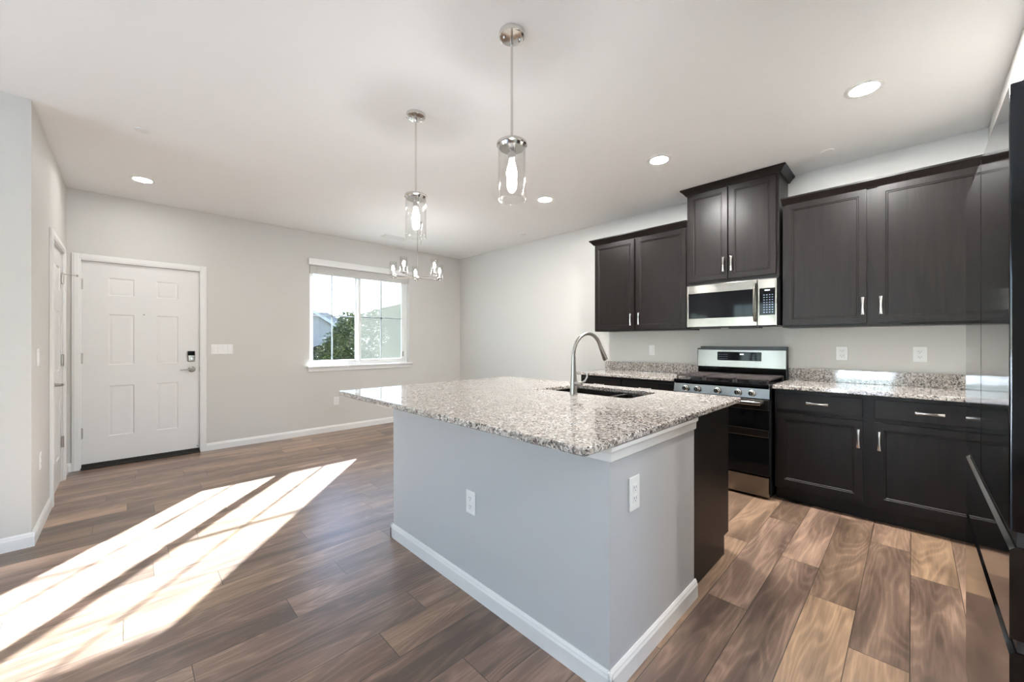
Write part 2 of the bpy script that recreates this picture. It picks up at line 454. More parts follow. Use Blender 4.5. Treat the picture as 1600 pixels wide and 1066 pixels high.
struct('wall_east', MB().box(XR, XR+WT, YS-WT, YN, 0, H), 'wall')
wall_x('wall_closet', XL-.12, XL, YL+.12, YN, [(4.585, 5.355, 0, 2.06)])
struct('wall_closet_back', MB().box(XL-.9, XL-.78, YL+.12, YN, 0, H), 'wall')
wall_y('wall_hall', YL, YL+.12, XW, XL, [(-3.5, -2.1, .95, 2.0)])  # opening for the added sun window
SLY0, SLY1 = .30, 1.42
W2 = (2.45, 3.62, .6, 2.35)
wall_x('wall_west', XW-WT, XW, YS-WT, YL+.12, [(SLY0, SLY1, 0, 2.08), (W2[0], W2[1], W2[2], W2[3])])
wall_y('wall_south', YS-WT, YS, XW, 1.15, [(-.4, .9, .7, 2.2)])  # opening for the added daylight window
struct('wall_pantry', MB().box(2.26, XR, -.95, YP, 0, H), 'wall')
struct('wall_fridge', MB().box(1.15, 2.26, -1.07, -.95, 0, H).box(1.15, 1.25, YS, -1.07, 0, H), 'wall')

# baseboards
def base_profile():
    return [(0, 0), (.014, 0), (.014, .062), (.010, .072), (.010, .076), (.004, .086), (0, .086)]
def baseboard(name, segs):
    mb = MB(); P = base_profile()
    for kind, c, a, b_ in segs:
        if kind == '-y': mb.prism(P, lambda p, q, t, c=c: (t, c-p, q), a, b_)
        if kind == '+y': mb.prism(P, lambda p, q, t, c=c: (t, c+p, q), a, b_)
        if kind == '+x': mb.prism(P, lambda p, q, t, c=c: (c+p, t, q), a, b_)
        if kind == '-x': mb.prism(P, lambda p, q, t, c=c: (c-p, t, q), a, b_)
    return struct(name, mb, 'trim')
baseboard('baseboard_north', [('-y', YN, XL, -.39), ('-y', YN, .643, XR)])
baseboard('baseboard_east', [('-x', XR, 2.66, YN)])
baseboard('baseboard_closet', [('+x', XL, YL, 4.525), ('+x', XL, 5.42, YN)])
baseboard('baseboard_hall', [('-y', YL, XW, XL+.014)])
baseboard('baseboard_west', [('+x', XW, SLY1+.07, YL), ('+x', XW, YS, SLY0-.07)])
baseboard('baseboard_south', [('+y', YS, XW, 1.15)])

# ------------------------------------------------------------------ front door, closet door, casings
def casing_y(name, y, x0, x1, z1, wd, th=.017):
    mb = MB()
    for a, b_ in ((x0, x0+wd), (x1-wd, x1)): mb.box(a, b_, y-th, y, 0, z1, .004).box(a+.014, b_-.014, y-th-.004, y-th+.002, 0, z1-.014, .003)
    mb.box(x0+wd, x1-wd, y-th, y, z1-wd, z1, .004).box(x0+wd-.01, x1-wd+.01, y-th-.004, y-th+.002, z1-wd+.014, z1-.014, .003)
    return mb
struct('trim_1', casing_y('trim', YN, -.39, .643, 2.113, .062).box(-.345, -.332, YN, YN+.11, 0, 2.066).box(.584, .597, YN, YN+.11, 0, 2.066).box(-.332, .584, YN, YN+.11, 2.054, 2.066)
       .box(-.345, -.305, YN+.060, YN+.09, 0, 2.066).box(.557, .597, YN+.060, YN+.09, 0, 2.066).box(-.305, .557, YN+.060, YN+.09, 2.02, 2.066), 'trim')
d1 = obj('door_1', MB().panelled(lambda u, v, w_: (u, YN+.012-w_, v), -.328, .580, .05, 2.050, .044,
     [(u0, u1, v0, v1) for (u0, u1) in ((-.142, .046), (.218, .396)) for (v0, v1) in ((.30, .808), (1.018, 1.532), (1.722, 1.900))],
     [(.008, -.007), (.020, -.007), (.034, -.002)]), 'door', origin=(.126, YN+.03, .05))
d1['kind'] = 'structure'
for z in (1.82, 1.09, .355):
    obj('hinge', MB().tube([(-.330, YN+.004, z-.055), (-.330, YN+.004, z+.055)], .008, 10).box(-.345, -.316, YN+.006, YN+.013, z-.05, z+.05, .001), 'nickel', d1)
obj('threshold', MB().box(-.332, .584, YN-.03, YN+.12, .001, .02, .004).box(-.328, .580, YN+.012, YN+.05, .018, .049), 'rubber', d1)
obj('peephole', MB().lathe([(.0, -.004), (.007, -.004), (.009, 0), (.009, .008)], (.122, YN+.011, 1.54), 'y', 16), 'nickel', d1)
kp = obj('keypad_lock', MB().box(.472, .541, YN-.016, YN+.012, 1.03, 1.152, .012, 3), 'nickel', d1)
obj('keypad_face', MB().box(.476, .537, YN-.021, YN-.014, 1.10, 1.148, .006), 'blackgloss', kp)
obj('turn_piece', MB().lathe([(0, -.03), (.012, -.03), (.014, -.026), (.014, 0)], (.507, YN-.014, 1.065), 'y', 16).box(.503, .511, YN-.056, YN-.04, 1.048, 1.082, .002), 'chrome', kp)
lv = obj('door_handle', MB().lathe([(.0, -.022), (.02, -.022), (.030, -.014), (.033, -.004), (.033, .012)], (.512, YN, .945), 'y', 24)
    .tube([(.512, YN-.018, .945), (.512, YN-.055, .945), (.50, YN-.062, .945), (.46, YN-.062, .944), (.405, YN-.058, .943)], [.011, .011, (.009, .009), (.008, .006), (.006, .004)], 12), 'nickel', d1)
obj('strike_plate', MB().box(.5805, .586, YN+.006, YN+.016, .91, .975), 'rubber', d1)
obj('door_stop', MB().lathe([(0, -.05), (.007, -.05), (.008, -.045), (.005, -.04), (.004, 0), (.009, .008)], (.560, YN+.008, .075), 'y', 12), 'nickel', d1)

def casing_x(x, y0, y1, z1, wd, th=.017):
    mb = MB()
    for a, b_ in ((y0, y0+wd), (y1-wd, y1)): mb.box(x, x+th, a, b_, 0, z1, .004).box(x+th-.002, x+th+.004, a+.014, b_-.014, 0, z1-.014, .003)
    mb.box(x, x+th, y0+wd, y1-wd, z1-wd, z1, .004).box(x+th-.002, x+th+.004, y0+wd-.01, y1-wd+.01, z1-wd+.014, z1-.014, .003)
    return mb
struct('trim_2', casing_x(XL, 4.528, 5.42, 2.113, .062).box(XL-.12, XL, 4.585, 4.596, 0, 2.06).box(XL-.12, XL, 5.346, 5.355, 0, 2.06).box(XL-.12, XL, 4.596, 5.346, 2.05, 2.06), 'trim')
ya, yb = 4.599, 5.343; ym = (ya+yb)/2
d2 = obj('door_2', MB().panelled(lambda u, v, w_: (XL-.006+w_, u, v), ya, yb, .016, 2.046, .036,
     [(u0, u1, v0, v1) for (u0, u1) in ((ya+.11, ym-.05), (ym+.05, yb-.11)) for (v0, v1) in ((.24, .80), (1.0, 1.52), (1.70, 1.90))],
     [(.008, -.007), (.020, -.007), (.034, -.002)]), 'door', origin=(XL-.02, ym, .016))
d2['kind'] = 'structure'
for z in (1.82, 1.09, .355):
    obj('hinge', MB().tube([(XL+.003, yb+.002, z-.05), (XL+.003, yb+.002, z+.05)], .009, 10).box(XL-.004, XL+.004, yb-.03, yb+.012, z-.045, z+.045, .001), 'nickel', d2)
obj('door_handle', MB().lathe([(.03, -.006), (.03, .006), (.024, .014), (.012, .016), (.011, .05)], (XL, ya+.07, .915), 'x', 20)
    .tube([(XL+.05, ya+.065, .915), (XL+.056, ya+.09, .915), (XL+.054, ya+.18, .912)], [.011, .009, .006], 10), 'nickel', d2)
obj('door_stop', MB().tube([(XL+.010, yb+.004, 1.862), (XL+.05, yb+.012, 1.862), (XL+.085, yb+.02, 1.86)], [.004, .004, .004], 8).lathe([(0, 0), (.01, 0), (.01, .012), (0, .012)], (XL+.085, yb+.02, 1.86), 'x', 12), 'nickel', d2)

# ------------------------------------------------------------------ dining window with blind
GY = YN+.095
w1 = bpy.data.objects.new('window_1', None); COL.objects.link(w1); w1.location = ((WX0+WX1)/2, YN+.08, WZ0); WPOS['window_1'] = Vector(w1.location); w1['kind'] = 'structure'
fb = MB(); a0, a1, b0, b1 = WX0+.002, WX1-.002, WZ0-.01, WZ1-.002
fb.box(a0, 1.792, GY-.03, GY+.055, b0, b1, .004).box(3.195, a1, GY-.03, GY+.055, b0, b1, .004)
fb.box(1.792, 3.195, GY-.03, GY+.055, b0, .962, .004).box(1.792, 3.195, GY-.03, GY+.055, 2.225, b1, .004)
obj('window_frame', fb, 'vinyl', w1)
def sash(name, x0, x1, y0, y1, mid):
    mb = MB(); t = .036; z0, z1 = .958, 2.23
    mb.box(x0, x0+t, y0, y1, z0, z1, .003).box(x1-t*1.3, x1, y0, y1, z0, z1, .003).box(x0+t, x1-t*1.3, y0, y1, z0, z0+t, .003).box(x0+t, x1-t*1.3, y0, y1, z1-t, z1, .003)
    ss = obj(name, mb, 'vinyl', w1)
    yc = (y0+y1)/2
    obj('muntin', MB().box(mid-.009, mid+.009, yc+.006, yc+.016, z0+t, z1-t).box(x0+t, x1-t*1.3, yc+.006, yc+.016, 1.613, 1.631), 'vinyl', ss)
    obj('pane', MB().box(x0+t-.004, x1-t*1.3+.004, yc-.003, yc+.003, z0+t-.004, z1-t+.004), 'glass', ss, smooth=False)
    return ss
sash('fixed_sash', 1.785, 2.455, GY+.012, GY+.045, 2.083)
sl = sash('sliding_sash', 2.440, 3.190, GY-.025, GY+.008, 2.805)
obj('latch', MB().box(3.146, 3.168, GY-.04, GY-.024, 1.02, 1.10, .004), 'nickel', sl)
obj('insect_screen', MB().box(2.46, 3.19, GY+.047, GY+.049, .962, 2.226), 'screen', w1, smooth=False)
st = MB().box(1.709, 3.280, YN-.045, YN, .899, WZ0, .006).box(WX0+.001, WX1-.001, YN-.002, GY-.03, .899, WZ0, .001).box(1.722, 3.266, YN-.016, YN, .848, .899, .004)
obj('window_sill', st, 'trim', w1)
bl = thing('window_blind', 'raised pale blind with white valance over the sliding dining window', 'blind', ((WX0+WX1)/2, YN-.01, 2.18))
obj('valance', MB().box(1.716, 3.262, YN-.066, YN-.004, 2.290, 2.372, .006), 'trim', bl)
sm = MB()
for i in range(9): sm.box(WX0+.006, WX1-.006, YN+.003, YN+.045, 2.184+i*.0117, 2.184+i*.0117+.0105, .003)
obj('slat_stack', sm, 'blind', bl)
obj('wand', MB().tube([(1.835, YN-.012, 2.30), (1.835, YN-.012, 1.86)], .004, 8), 'clear', bl)

# windows and sliding door out of view, two of the windows added for light
def simple_window_x(name, x, y0, y1, z0, z1, nv, nh, outward=-1, gl='glass2'):
    r = bpy.data.objects.new(name, None); COL.objects.link(r); r.location = (x, (y0+y1)/2, z0); WPOS[r.name] = Vector(r.location); r['kind'] = 'structure'
    xa, xb = x+outward*.10, x+outward*.06; t = .05; mb = MB()
    mb.box(xa, xb, y0, y0+t, z0, z1, .003).box(xa, xb, y1-t, y1, z0, z1, .003).box(xa, xb, y0+t, y1-t, z0, z0+t, .003).box(xa, xb, y0+t, y1-t, z1-t, z1, .003)
    obj('window_frame', mb, 'vinyl', r)
    mm = MB()
    for i in range(1, nv): yy = y0+(y1-y0)*i/nv; wd = .03 if nv == 3 or i == nv//2 else .009; mm.box(xa+.005, xb-.005, yy-wd, yy+wd, z0+t, z1-t)
    for i in range(1, nh): zz = z0+(z1-z0)*i/nh; mm.box(xa+.012, xb-.012, y0+t, y1-t, zz-.009, zz+.009)
    obj('muntin', mm, 'vinyl', r)
    obj('pane', MB().box((xa+xb)/2-.002, (xa+xb)/2+.002, y0+t, y1-t, z0+t, z1-t), gl, r, smooth=False)
    return r
M['glass2'] = glass_mat('clear window glass', (.97, .98, .98))
simple_window_x('window_2', XW, W2[0], W2[1], W2[2], W2[3], 4, 3)
simple_window_x('door_3', XW, SLY0, SLY1, 0.01, 2.08, 3, 1)
def added_window_y(name, y, x0, x1, z0, z1):
    r = bpy.data.objects.new(name, None); COL.objects.link(r); r.location = ((x0+x1)/2, y, z0); WPOS[r.name] = Vector(r.location); r['kind'] = 'structure'
    ya_, yb_ = y-.10, y-.06; t = .05; mb = MB()
    mb.box(x0, x0+t, ya_, yb_, z0, z1, .003).box(x1-t, x1, ya_, yb_, z0, z1, .003).box(x0+t, x1-t, ya_, yb_, z0, z0+t, .003).box(x0+t, x1-t, ya_, yb_, z1-t, z1, .003)
    mb.box((x0+x1)/2-.03, (x0+x1)/2+.03, ya_, yb_, z0+t, z1-t)
    obj('window_frame', mb, 'vinyl', r)
    obj('pane', MB().box(x0+t, x1-t, y-.082, y-.078, z0+t, z1-t), 'glass2', r, smooth=False)
added_window_y('added_sun_window', YL+.16, -3.5, -2.1, .95, 2.0)  # unseen window added so a sun patch brightens the ceiling
added_window_y('added_fill_window', YS, -.4, .9, .7, 2.2)  # unseen window added to bring in more daylight from the south

# ------------------------------------------------------------------ cabinets
HANDLE_R = [.0075, .0065, .0055, .0062, .0078, .0085, .0078, .0062, .0055, .0065, .0075]
def pull_mesh(c, axis, out=(-1, 0, 0), ln=.128):
    """arched bar pull with flared twisted feet; c is its centre on the door face"""
    c = Vector(c); out = Vector(out); ax = Vector((0, 0, 1)) if axis == 'z' else (Vector((0, 1, 0)) if axis == 'y' else Vector((1, 0, 0)))
    pts = []; rad = []
    for i in range(13):
        t = -1+2*i/12
        pts.append(c + ax*(t*ln/2) + out*(.021+.007*(1-t*t)))
        k = .0052+.0036*abs(t)**1.5
        rad.append((k*1.15, k*.75))
    mb = MB().tube(pts, rad, 12)
    for s_ in (-1, 1):
        q = c+ax*(s_*ln*.40)
        mb.tube([q+out*-.001, q+out*.004, q+out*.023], [.0075, .005, .005], 10)
    return mb
def cab_door(parent, x, y0, y1, z0, z1, hy=None, hz=None, fr=.044):
    d = obj('door', MB().panelled(lambda u, v, w_: (x-w_, u, v), y0, y1, z0, z1, .019, [(y0+fr, y1-fr, z0+fr, z1-fr)], [(.004, -.0035), (.010, -.0035), (.014, -.0085)]), 'cab', parent)
    if hy is not None: obj('handle', pull_mesh((x, hy, hz), 'z'), 'chrome', d)
    return d
def cab_drawer(parent, x, y0, y1, z0, z1):
    d = obj('drawer', MB().box(x, x+.019, y0, y1, z0, z1, .003), 'cab', parent)
    obj('handle', pull_mesh((x, (y0+y1)/2, (z0+z1)/2), 'y'), 'chrome', d)
    return d
CROWN = [(0, 0), (.012, 0), (.016, .008), (.020, .012), (.034, .030), (.046, .040), (.050, .044), (.050, .056), (0, .056)]
def crown(mb, x, z, y0, y1, xw, left=True, right=True, prof=CROWN):
    """crown along the front (x) from y0 to y1 with mitred returns to the wall"""
    n = len(prof)
    a = [(x-p, y0-p if right else y0, z+q) for p, q in prof]; b_ = [(x-p, y1+p if left else y1, z+q) for p, q in prof]
    fs = [(i, (i+1) % n, n+(i+1) % n, n+i) for i in range(n)]
    vs_ = a+b_
    if right: c = [(xw, y0-p, z+q) for p, q in prof]
    if left: d = [(xw, y1+p, z+q) for p, q in prof]
    if right:
        o = len(vs_); vs_ += c; fs += [(i, (i+1) % n, o+(i+1) % n, o+i) for i in range(n)]; fs.append(tuple(o+i for i in range(n)))
    else: fs.append(tuple(range(n)))
    if left:
        o = len(vs_); vs_ += d; fs += [(n+i, n+(i+1) % n, o+(i+1) % n, o+i) for i in range(n)]; fs.append(tuple(o+i for i in range(n)))
    else: fs.append(tuple(range(n, 2*n)))
    return mb.add(vs_, fs)
UF = 3.9215          # front of the door faces on the wall cabinets
# left wall cabinet
c = thing('wall_cabinet', 'two-door dark wall cabinet between bare wall and tall cabinet', 'cabinet', (4.09, 2.083, 1.372))
obj('carcass', MB().box(UF+.020, XR-.002, 1.548, 2.624, 1.372, 2.395, .002), 'cab', c)
cab_door(c, UF, 2.113, 2.612, 1.388, 2.372, 2.146, 1.495)
cab_door(c, UF, 1.560, 2.092, 1.388, 2.372, 2.051, 1.50)
obj('crown_molding', crown(MB(), UF+.020, 2.388, 1.546, 2.626, XR-.002, True, False), 'cab', c)
# tall cabinet over the microwave
TF = 3.892
c = thing('wall_cabinet', 'tallest dark wall cabinet with two doors above the microwave', 'cabinet', (4.07, 1.162, 1.80))
obj('carcass', MB().box(TF+.020, XR-.002, .783, 1.543, 1.800, 2.69, .002), 'cab', c)
cab_door(c, TF, 1.178, 1.520, 1.829, 2.668, 1.206, 1.96)
cab_door(c, TF, .804, 1.166, 1.829, 2.668, 1.140, 1.96)
obj('crown_molding', crown(MB(), TF+.020, 2.676, .781, 1.545, XR-.002, True, True), 'cab', c)
# right wall cabinet
c = thing('wall_cabinet', 'wide two-door dark wall cabinet with a broad centre stile beside the refrigerator', 'cabinet', (4.09, .2, 1.372))
obj('carcass', MB().box(UF+.020, XR-.002, YP+.003, .766, 1.372, 2.395, .002), 'cab', c)
cab_door(c, UF, .238, .742, 1.394, 2.390, .258, 1.52)
cab_door(c, UF, -.335, .180, 1.394, 2.390, .160, 1.52)
obj('crown_molding', crown(MB(), UF+.020, 2.392, YP+.003, .768, XR-.002, False, False), 'cab', c)

# base cabinets
BF = 3.655
def base_cab(label, y0, y1, splits, end_left):
    c = thing('base_cabinet', label, 'cabinet', (3.95, (y0+y1)/2, 0))
    obj('carcass', MB().box(BF+.020, XR-.002, y0, y1, .105, .882, .002).box(BF+.085, XR-.002, y0, y1, .001, .105), 'cab', c)
    for (a, b_, hs) in splits:
        cab_drawer(c, BF, a, b_, .728, .856)
        cab_door(c, BF, a, b_, .138, .700, a+.022 if hs < 0 else b_-.022, .578)
    return c
base_cab('dark base cabinet right of the range, two drawers over two doors', YP+.003, .766, [(.242, .745, -1), (-.335, .180, 1)], False)
base_cab('dark base cabinet left of the range, half hidden behind the island', 1.550, 2.632, [(2.122, 2.612, -1), (1.572, 2.108, 1)], True)

# granite tops
def top_mesh(outer, hole, z0, z1, e=.004):
    b = bmesh.new()
    def off(poly, d):
        n = len(poly); out = []
        for i in range(n):
            p0, p1, p2 = Vector(poly[i-1]), Vector(poly[i]), Vector(poly[(i+1) % n])
            d1_ = (p1-p0).normalized(); d2_ = (p2-p1).normalized(); n1 = Vector((-d1_.y, d1_.x)); n2 = Vector((-d2_.y, d2_.x))
            m = (n1+n2).normalized(); out.append(p1+m*d/max(.3, m.dot(n1)))
        return out
    def ringv(poly, z): return [b.verts.new((p[0], p[1], z)) for p in poly]
    def strip(A, B):
        n = len(A)
        for i in range(n): b.faces.new([A[i], A[(i+1) % n], B[(i+1) % n], B[i]])
    loops = [outer]+([hole] if hole else [])
    tops = []; bots = []
    for k, lp in enumerate(loops):
        lp = [Vector(p) for p in lp]; ins = off(lp, e)
        T, S1, S0, Bm = ringv(ins, z1), ringv(lp, z1-e), ringv(lp, z0+e), ringv(ins, z0)
        strip(T, S1); strip(S1, S0); strip(S0, Bm); tops.append(T); bots.append(Bm)
    for grp in (tops, bots):
        ed = []
        for R in grp:
            for i in range(len(R)): ed.append(b.edges.get((R[i], R[(i+1) % len(R)])) or b.edges.new((R[i], R[(i+1) % len(R)])))
        bmesh.ops.triangle_fill(b, use_beauty=True, use_dissolve=False, edges=ed)
    bmesh.ops.recalc_face_normals(b, faces=list(b.faces))
    return MB().bm(b)
def rrect(x0, x1, y0, y1, r, n=5, cw=False):
    pts = []
    for cx, cy, a in ((x1-r, y0+r, -PI/2), (x1-r, y1-r, 0), (x0+r, y1-r, PI/2), (x0+r, y0+r, PI)):
        for i in range(n+1): t = a+PI/2*i/n; pts.append((cx+r*math.cos(t), cy+r*math.sin(t)))
    return pts[::-1] if cw else pts
CTZ0, CTZ1 = .884, .914
def counter(label, y0, y1):
    o = obj('countertop', top_mesh(rrect(3.632, XR-.002, y0, y1, .004, 2), None, CTZ0, CTZ1), 'granite', origin=(3.94, (y0+y1)/2, CTZ0))
    tag(o, label, 'countertop')
    return o
k1 = counter('speckled granite countertop with backsplash between range and refrigerator', YP+.003, .774)
obj('backsplash', MB().box(XR-.022, XR-.002, YP+.003, .772, CTZ1+.0005, 1.018, .002), 'granite', k1)
k2 = counter('short speckled granite countertop with backsplash behind the island faucet', 1.552, 2.668)
obj('backsplash', MB().box(XR-.022, XR-.002, 1.560, 2.668, CTZ1+.0005, 1.015, .002), 'granite', k2)

# ------------------------------------------------------------------ island
IX0, IX1, IY0, IY1 = 1.2196, 1.985, .750, 2.336
pw = MB().box(IX0, IX0+.115, IY0, IY1, 0, .882).box(IX0+.115, IX1, IY0, IY0+.10, 0, .882).box(IX0+.115, IX1, IY1-.10, IY1, 0, .882).box(IX1-.06, IX1, IY0+.1, IY1-.1, 0, .882)
struct('wall_island', pw, 'island_shade_paint')
baseboard('baseboard_island', [('-x', IX0, IY0-.014, IY1+.014), ('-y', IY0, IX0-.014, IX1+.012), ('+y', IY1, IX0-.014, IX1)])
tp = [(0, .826), (.007, .826), (.010, .829), (.011, .856), (.014, .863), (.020, .868), (.020, .883), (0, .883)]
tm = MB(); n_ = len(tp)
loop3 = [[(IX1, IY0-p, q) for p, q in tp], [(IX0-p, IY0-p, q) for p, q in tp], [(IX0-p, IY1+p, q) for p, q in tp], [(IX1, IY1+p, q) for p, q in tp]]
vs_ = [q for r in loop3 for q in r]; fs_ = [(k*n_+i, k*n_+(i+1) % n_, (k+1)*n_+(i+1) % n_, (k+1)*n_+i) for k in range(3) for i in range(n_)]
fs_ += [tuple(range(n_)), tuple(3*n_+i for i in range(n_))]
struct('trim_3', tm.add(vs_, fs_), 'trim')
ic = thing('island_cabinet', 'dark end panel and base cabinet on the range side of the island', 'cabinet', (2.29, 1.556, 0))
CX0, CX1, CY0, CY1 = 1.987, 2.585, .776, 2.330
def toe_panel(y0, y1):
    poly = [(CX0, .001), (CX1-.075, .001), (CX1-.075, .110), (CX1, .110), (CX1, .882), (CX0, .882)]
    return MB().prism(poly, lambda p, q, t: (p, t, q), y0, y1)
obj('end_panel', toe_panel(CY0, CY0+.018), 'cab', ic, smooth=False)
obj('end_panel', toe_panel(CY1-.018, CY1), 'cab', ic, smooth=False)
obj('bottom_panel', MB().box(CX0, CX1-.02, CY0+.018, CY1-.018, .105, .125), 'cab', ic)
obj('toe_board', MB().box(CX1-.095, CX1-.078, CY0+.018, CY1-.018, .001, .105), 'cab', ic)
obj('back_panel', MB().box(CX0, CX0+.012, CY0+.018, CY1-.018, .125, .88), 'cab', ic)
obj('face_frame', MB().box(CX1-.02, CX1, CY0+.018, CY0+.05, .11, .882).box(CX1-.02, CX1, CY1-.05, CY1-.018, .11, .882).box(CX1-.02, CX1, CY0+.05, CY1-.05, .855, .882).box(CX1-.02, CX1, CY0+.05, CY1-.05, .70, .73), 'cab', ic)
for a, b_ in ((CY0+.012, 1.16), (1.175, 1.535), (1.55, 1.91), (1.925, CY1-.012)):
    d = obj('door', MB().panelled(lambda u, v, w_: (CX1+.020+w_, u, v), a, b_, .138, .705, .019, [(a+.044, b_-.044, .182, .661)], [(.004, -.0035), (.010, -.0035), (.014, -.0085)]), 'cab', ic)
    obj('handle', pull_mesh((CX1+.020, b_-.03, .58), 'z', (1, 0, 0)), 'chrome', d)
    obj('drawer', MB().box(CX1+.001, CX1+.020, a, b_, .728, .856, .003), 'cab', ic)
SX0, SX1, SY0, SY1 = 2.128, 2.545, 1.185, 1.882
ct = obj('countertop', top_mesh(rrect(1.0363, 2.669, .727, 2.777, .018, 4), rrect(SX0, SX1, SY0, SY1, .05, 5, True), CTZ0, CTZ1, .005), 'granite', origin=(1.85, 1.75, CTZ0))
tag(ct, 'large speckled granite island countertop with sink cutout', 'countertop')
# sink
sk = thing('kitchen_sink', 'undermount double-bowl steel sink in the island countertop', 'sink', (2.353, 1.53, .68))
def bowl(x0, x1, y0, y1, z0, z1, r=.05, t=.0015):
    b = MB(); n = 6; k = 4*(n+1)
    def ring(d, z): return [(p[0], p[1], z) for p in rrect(x0+d, x1-d, y0+d, y1-d, max(.01, r-d*.3), n)]
    rings = [ring(-.012, z1), ring(0, z1), ring(.004, z0+.03), ring(.012, z0+.008), ring(.035, z0), ring(.036, z0-.003), ring(.008, z0+.005), ring(0.0-.002, z0+.03), ring(-.003, z1-.004), ring(-.012, z1-.004)]
    vs_ = [q for R in rings for q in R]
    fs = [(j*k+i, j*k+(i+1) % k, (j+1)*k+(i+1) % k, (j+1)*k+i) for j in range(len(rings)-1) for i in range(k)]
    fs += [((len(rings)-1)*k+i, (len(rings)-1)*k+(i+1) % k, (i+1) % k, i) for i in range(k)]
    fs += [tuple(4*k+i for i in range(k)), tuple(5*k+i for i in range(k))[::-1]]
    return b.add(vs_, fs)
for y0_, y1_ in ((1.435, SY1+.004), (SY0-.004, 1.405)):
    bo = obj('bowl', bowl(SX0-.004, SX1+.004, y0_, y1_, .69, CTZ0-.001), 'steel', sk)
    obj('drain', MB().lathe([(0, .001), (.018, .001), (.036, .003), (.042, .004), (.043, .0)], ((SX0+SX1)/2, (y0_+y1_)/2, .6905), 'z', 20), 'chrome', bo)
obj('divider', MB().box(SX0+.02, SX1-.02, 1.404, 1.436, .84, .868, .012, 4), 'steel', sk)
# faucet
FX, FY = 2.062, 1.535
fc = thing('faucet', 'tall brushed nickel gooseneck faucet on the island countertop', 'faucet', (FX, FY, CTZ1))
obj('body', MB().lathe([(0, 0), (.0255, 0), (.0255, .004), (.0235, .008), (.0225, .05), (.0215, .09), (.0185, .125), (.0155, .17), (.0138, .22), (.0135, .245), (0, .245)], (FX, FY, CTZ1+.0005), 'z', 28), 'nickel', fc)
pts = [(FX, FY, CTZ1+.235), (FX, FY, CTZ1+.255)]; R = .150
zc = CTZ1+.255-.005
dirv = Vector((.985, -.05, 0)).normalized()
for i in range(1, 17):
    a = PI-(PI*.88)*i/16
    pts.append((FX+dirv.x*(R+R*math.cos(a)), FY+dirv.y*(R+R*math.cos(a)), zc+.96*R*math.sin(a)))
obj('gooseneck', MB().tube(pts, .0118, 16), 'nickel', fc)
e0 = Vector(pts[-1]); tdir = (Vector(pts[-1])-Vector(pts[-2])).normalized(); tdir = (tdir+dirv*.12).normalized()
obj('spray_head', MB().tube([e0-tdir*.005, e0+tdir*.03, e0+tdir*.07, e0+tdir*.105, e0+tdir*.107], [.0125, .0145, .0165, .0185, .015], 18), 'nickel', fc)
lev = obj('lever', MB().tube([(FX, FY-.012, .985), (FX, FY-.062, .985), (FX, FY-.066, .985)], [.0165, .0165, .013], 18)
    .tube([(FX, FY-.054, .99), (FX+.004, FY-.085, 1.005), (FX+.006, FY-.100, 1.03), (FX+.006, FY-.098, 1.062)], [(.006, .006), (.0065, .005), (.0065, .0045), (.007, .004)], 12), 'nickel', fc)
asw = obj('air_switch', MB().lathe([(0, .006), (.012, .006), (.014, .0045), (.019, .004), (.021, 0), (.021, -.0)], (2.083, 1.885, CTZ1+.0005), 'z', 24), 'nickel', origin=(2.083, 1.885, CTZ1))
tag(asw, 'small round nickel button set in the island countertop left of the sink', 'button')

# ------------------------------------------------------------------ range
RY0, RY1 = .786, 1.540
rg = thing('gas_range', 'stainless steel slide-in gas range with black double ovens', 'range', (3.92, 1.163, 0))
obj('body', MB().box(3.645, 4.235, RY0+.002, RY1-.002, .012, .885, .003).box(3.70, 4.2, RY0+.03, RY1-.03, .001, .012), 'black', rg)
ck = obj('cooktop', MB().box(3.60, 4.19, RY0, RY1, .886, .914, .004), 'blackgloss', rg)
for y in (RY0-.001, RY1-.006): obj('cooktop_rim', MB().box(3.600, 3.612, y, y+.007, .878, .916, .001), 'steel', ck)
cp = obj('control_panel', MB().prism([(3.598, .800), (3.645, .800), (3.645, .884), (3.610, .876)], lambda p, q, t: (p, t, q), RY0, RY1), 'steel', rg, smooth=False)
for y in (1.431, 1.329, 1.165, 1.007, .906):
    k = obj('knob', MB().lathe([(0, -.040), (.017, -.040), (.0195, -.037), (.0205, -.012), (.024, -.009), (.0245, .002)], (3.600, y, .838), 'x', 28).box(3.553, 3.563, y-.0035, y+.0035, .822, .856, .002), 'chrome', rg)
od = obj('oven_door', MB().box(3.606, 3.643, RY0+.003, RY1-.003, .545, .792, .003), 'black', rg)
obj('door_band', MB().box(3.600, 3.620, RY0+.003, RY1-.003, .708, .790, .003), 'steel', od)
obj('door_glass', MB().box(3.602, 3.610, RY0+.003, RY1-.003, .552, .706, .002), 'blackgloss', od)
def oven_handle(z, hh):
    mb = MB().tube([(3.552, RY0+.05, z), (3.548, RY0+.09, z), (3.546, (RY0+RY1)/2, z), (3.548, RY1-.09, z), (3.552, RY1-.05, z)], [(hh, .011)]*5, 14)
    for y in (RY0+.06, RY1-.06): mb.tube([(3.602, y, z), (3.55, y, z)], .011, 10)
    return mb
obj('handle', oven_handle(.764, .0165), 'steel', od)
ld = obj('oven_door', MB().box(3.606, 3.643, RY0+.003, RY1-.003, .185, .538, .003), 'black', rg)
obj('door_band', MB().box(3.598, 3.620, RY0+.003, RY1-.003, .492, .552, .004), 'steel', ld)
obj('door_glass', MB().box(3.602, 3.610, RY0+.003, RY1-.003, .190, .490, .002), 'blackgloss', ld)
obj('drawer', MB().box(3.602, 3.643, RY0+.003, RY1-.003, .022, .176, .004), 'steel', rg)
bgd = obj('backguard', MB().prism([(4.175, 1.010), (4.243, 1.010), (4.243, 1.173), (4.185, 1.173)], lambda p, q, t: (p, t, q), RY0, RY1), 'steel', rg, smooth=False)
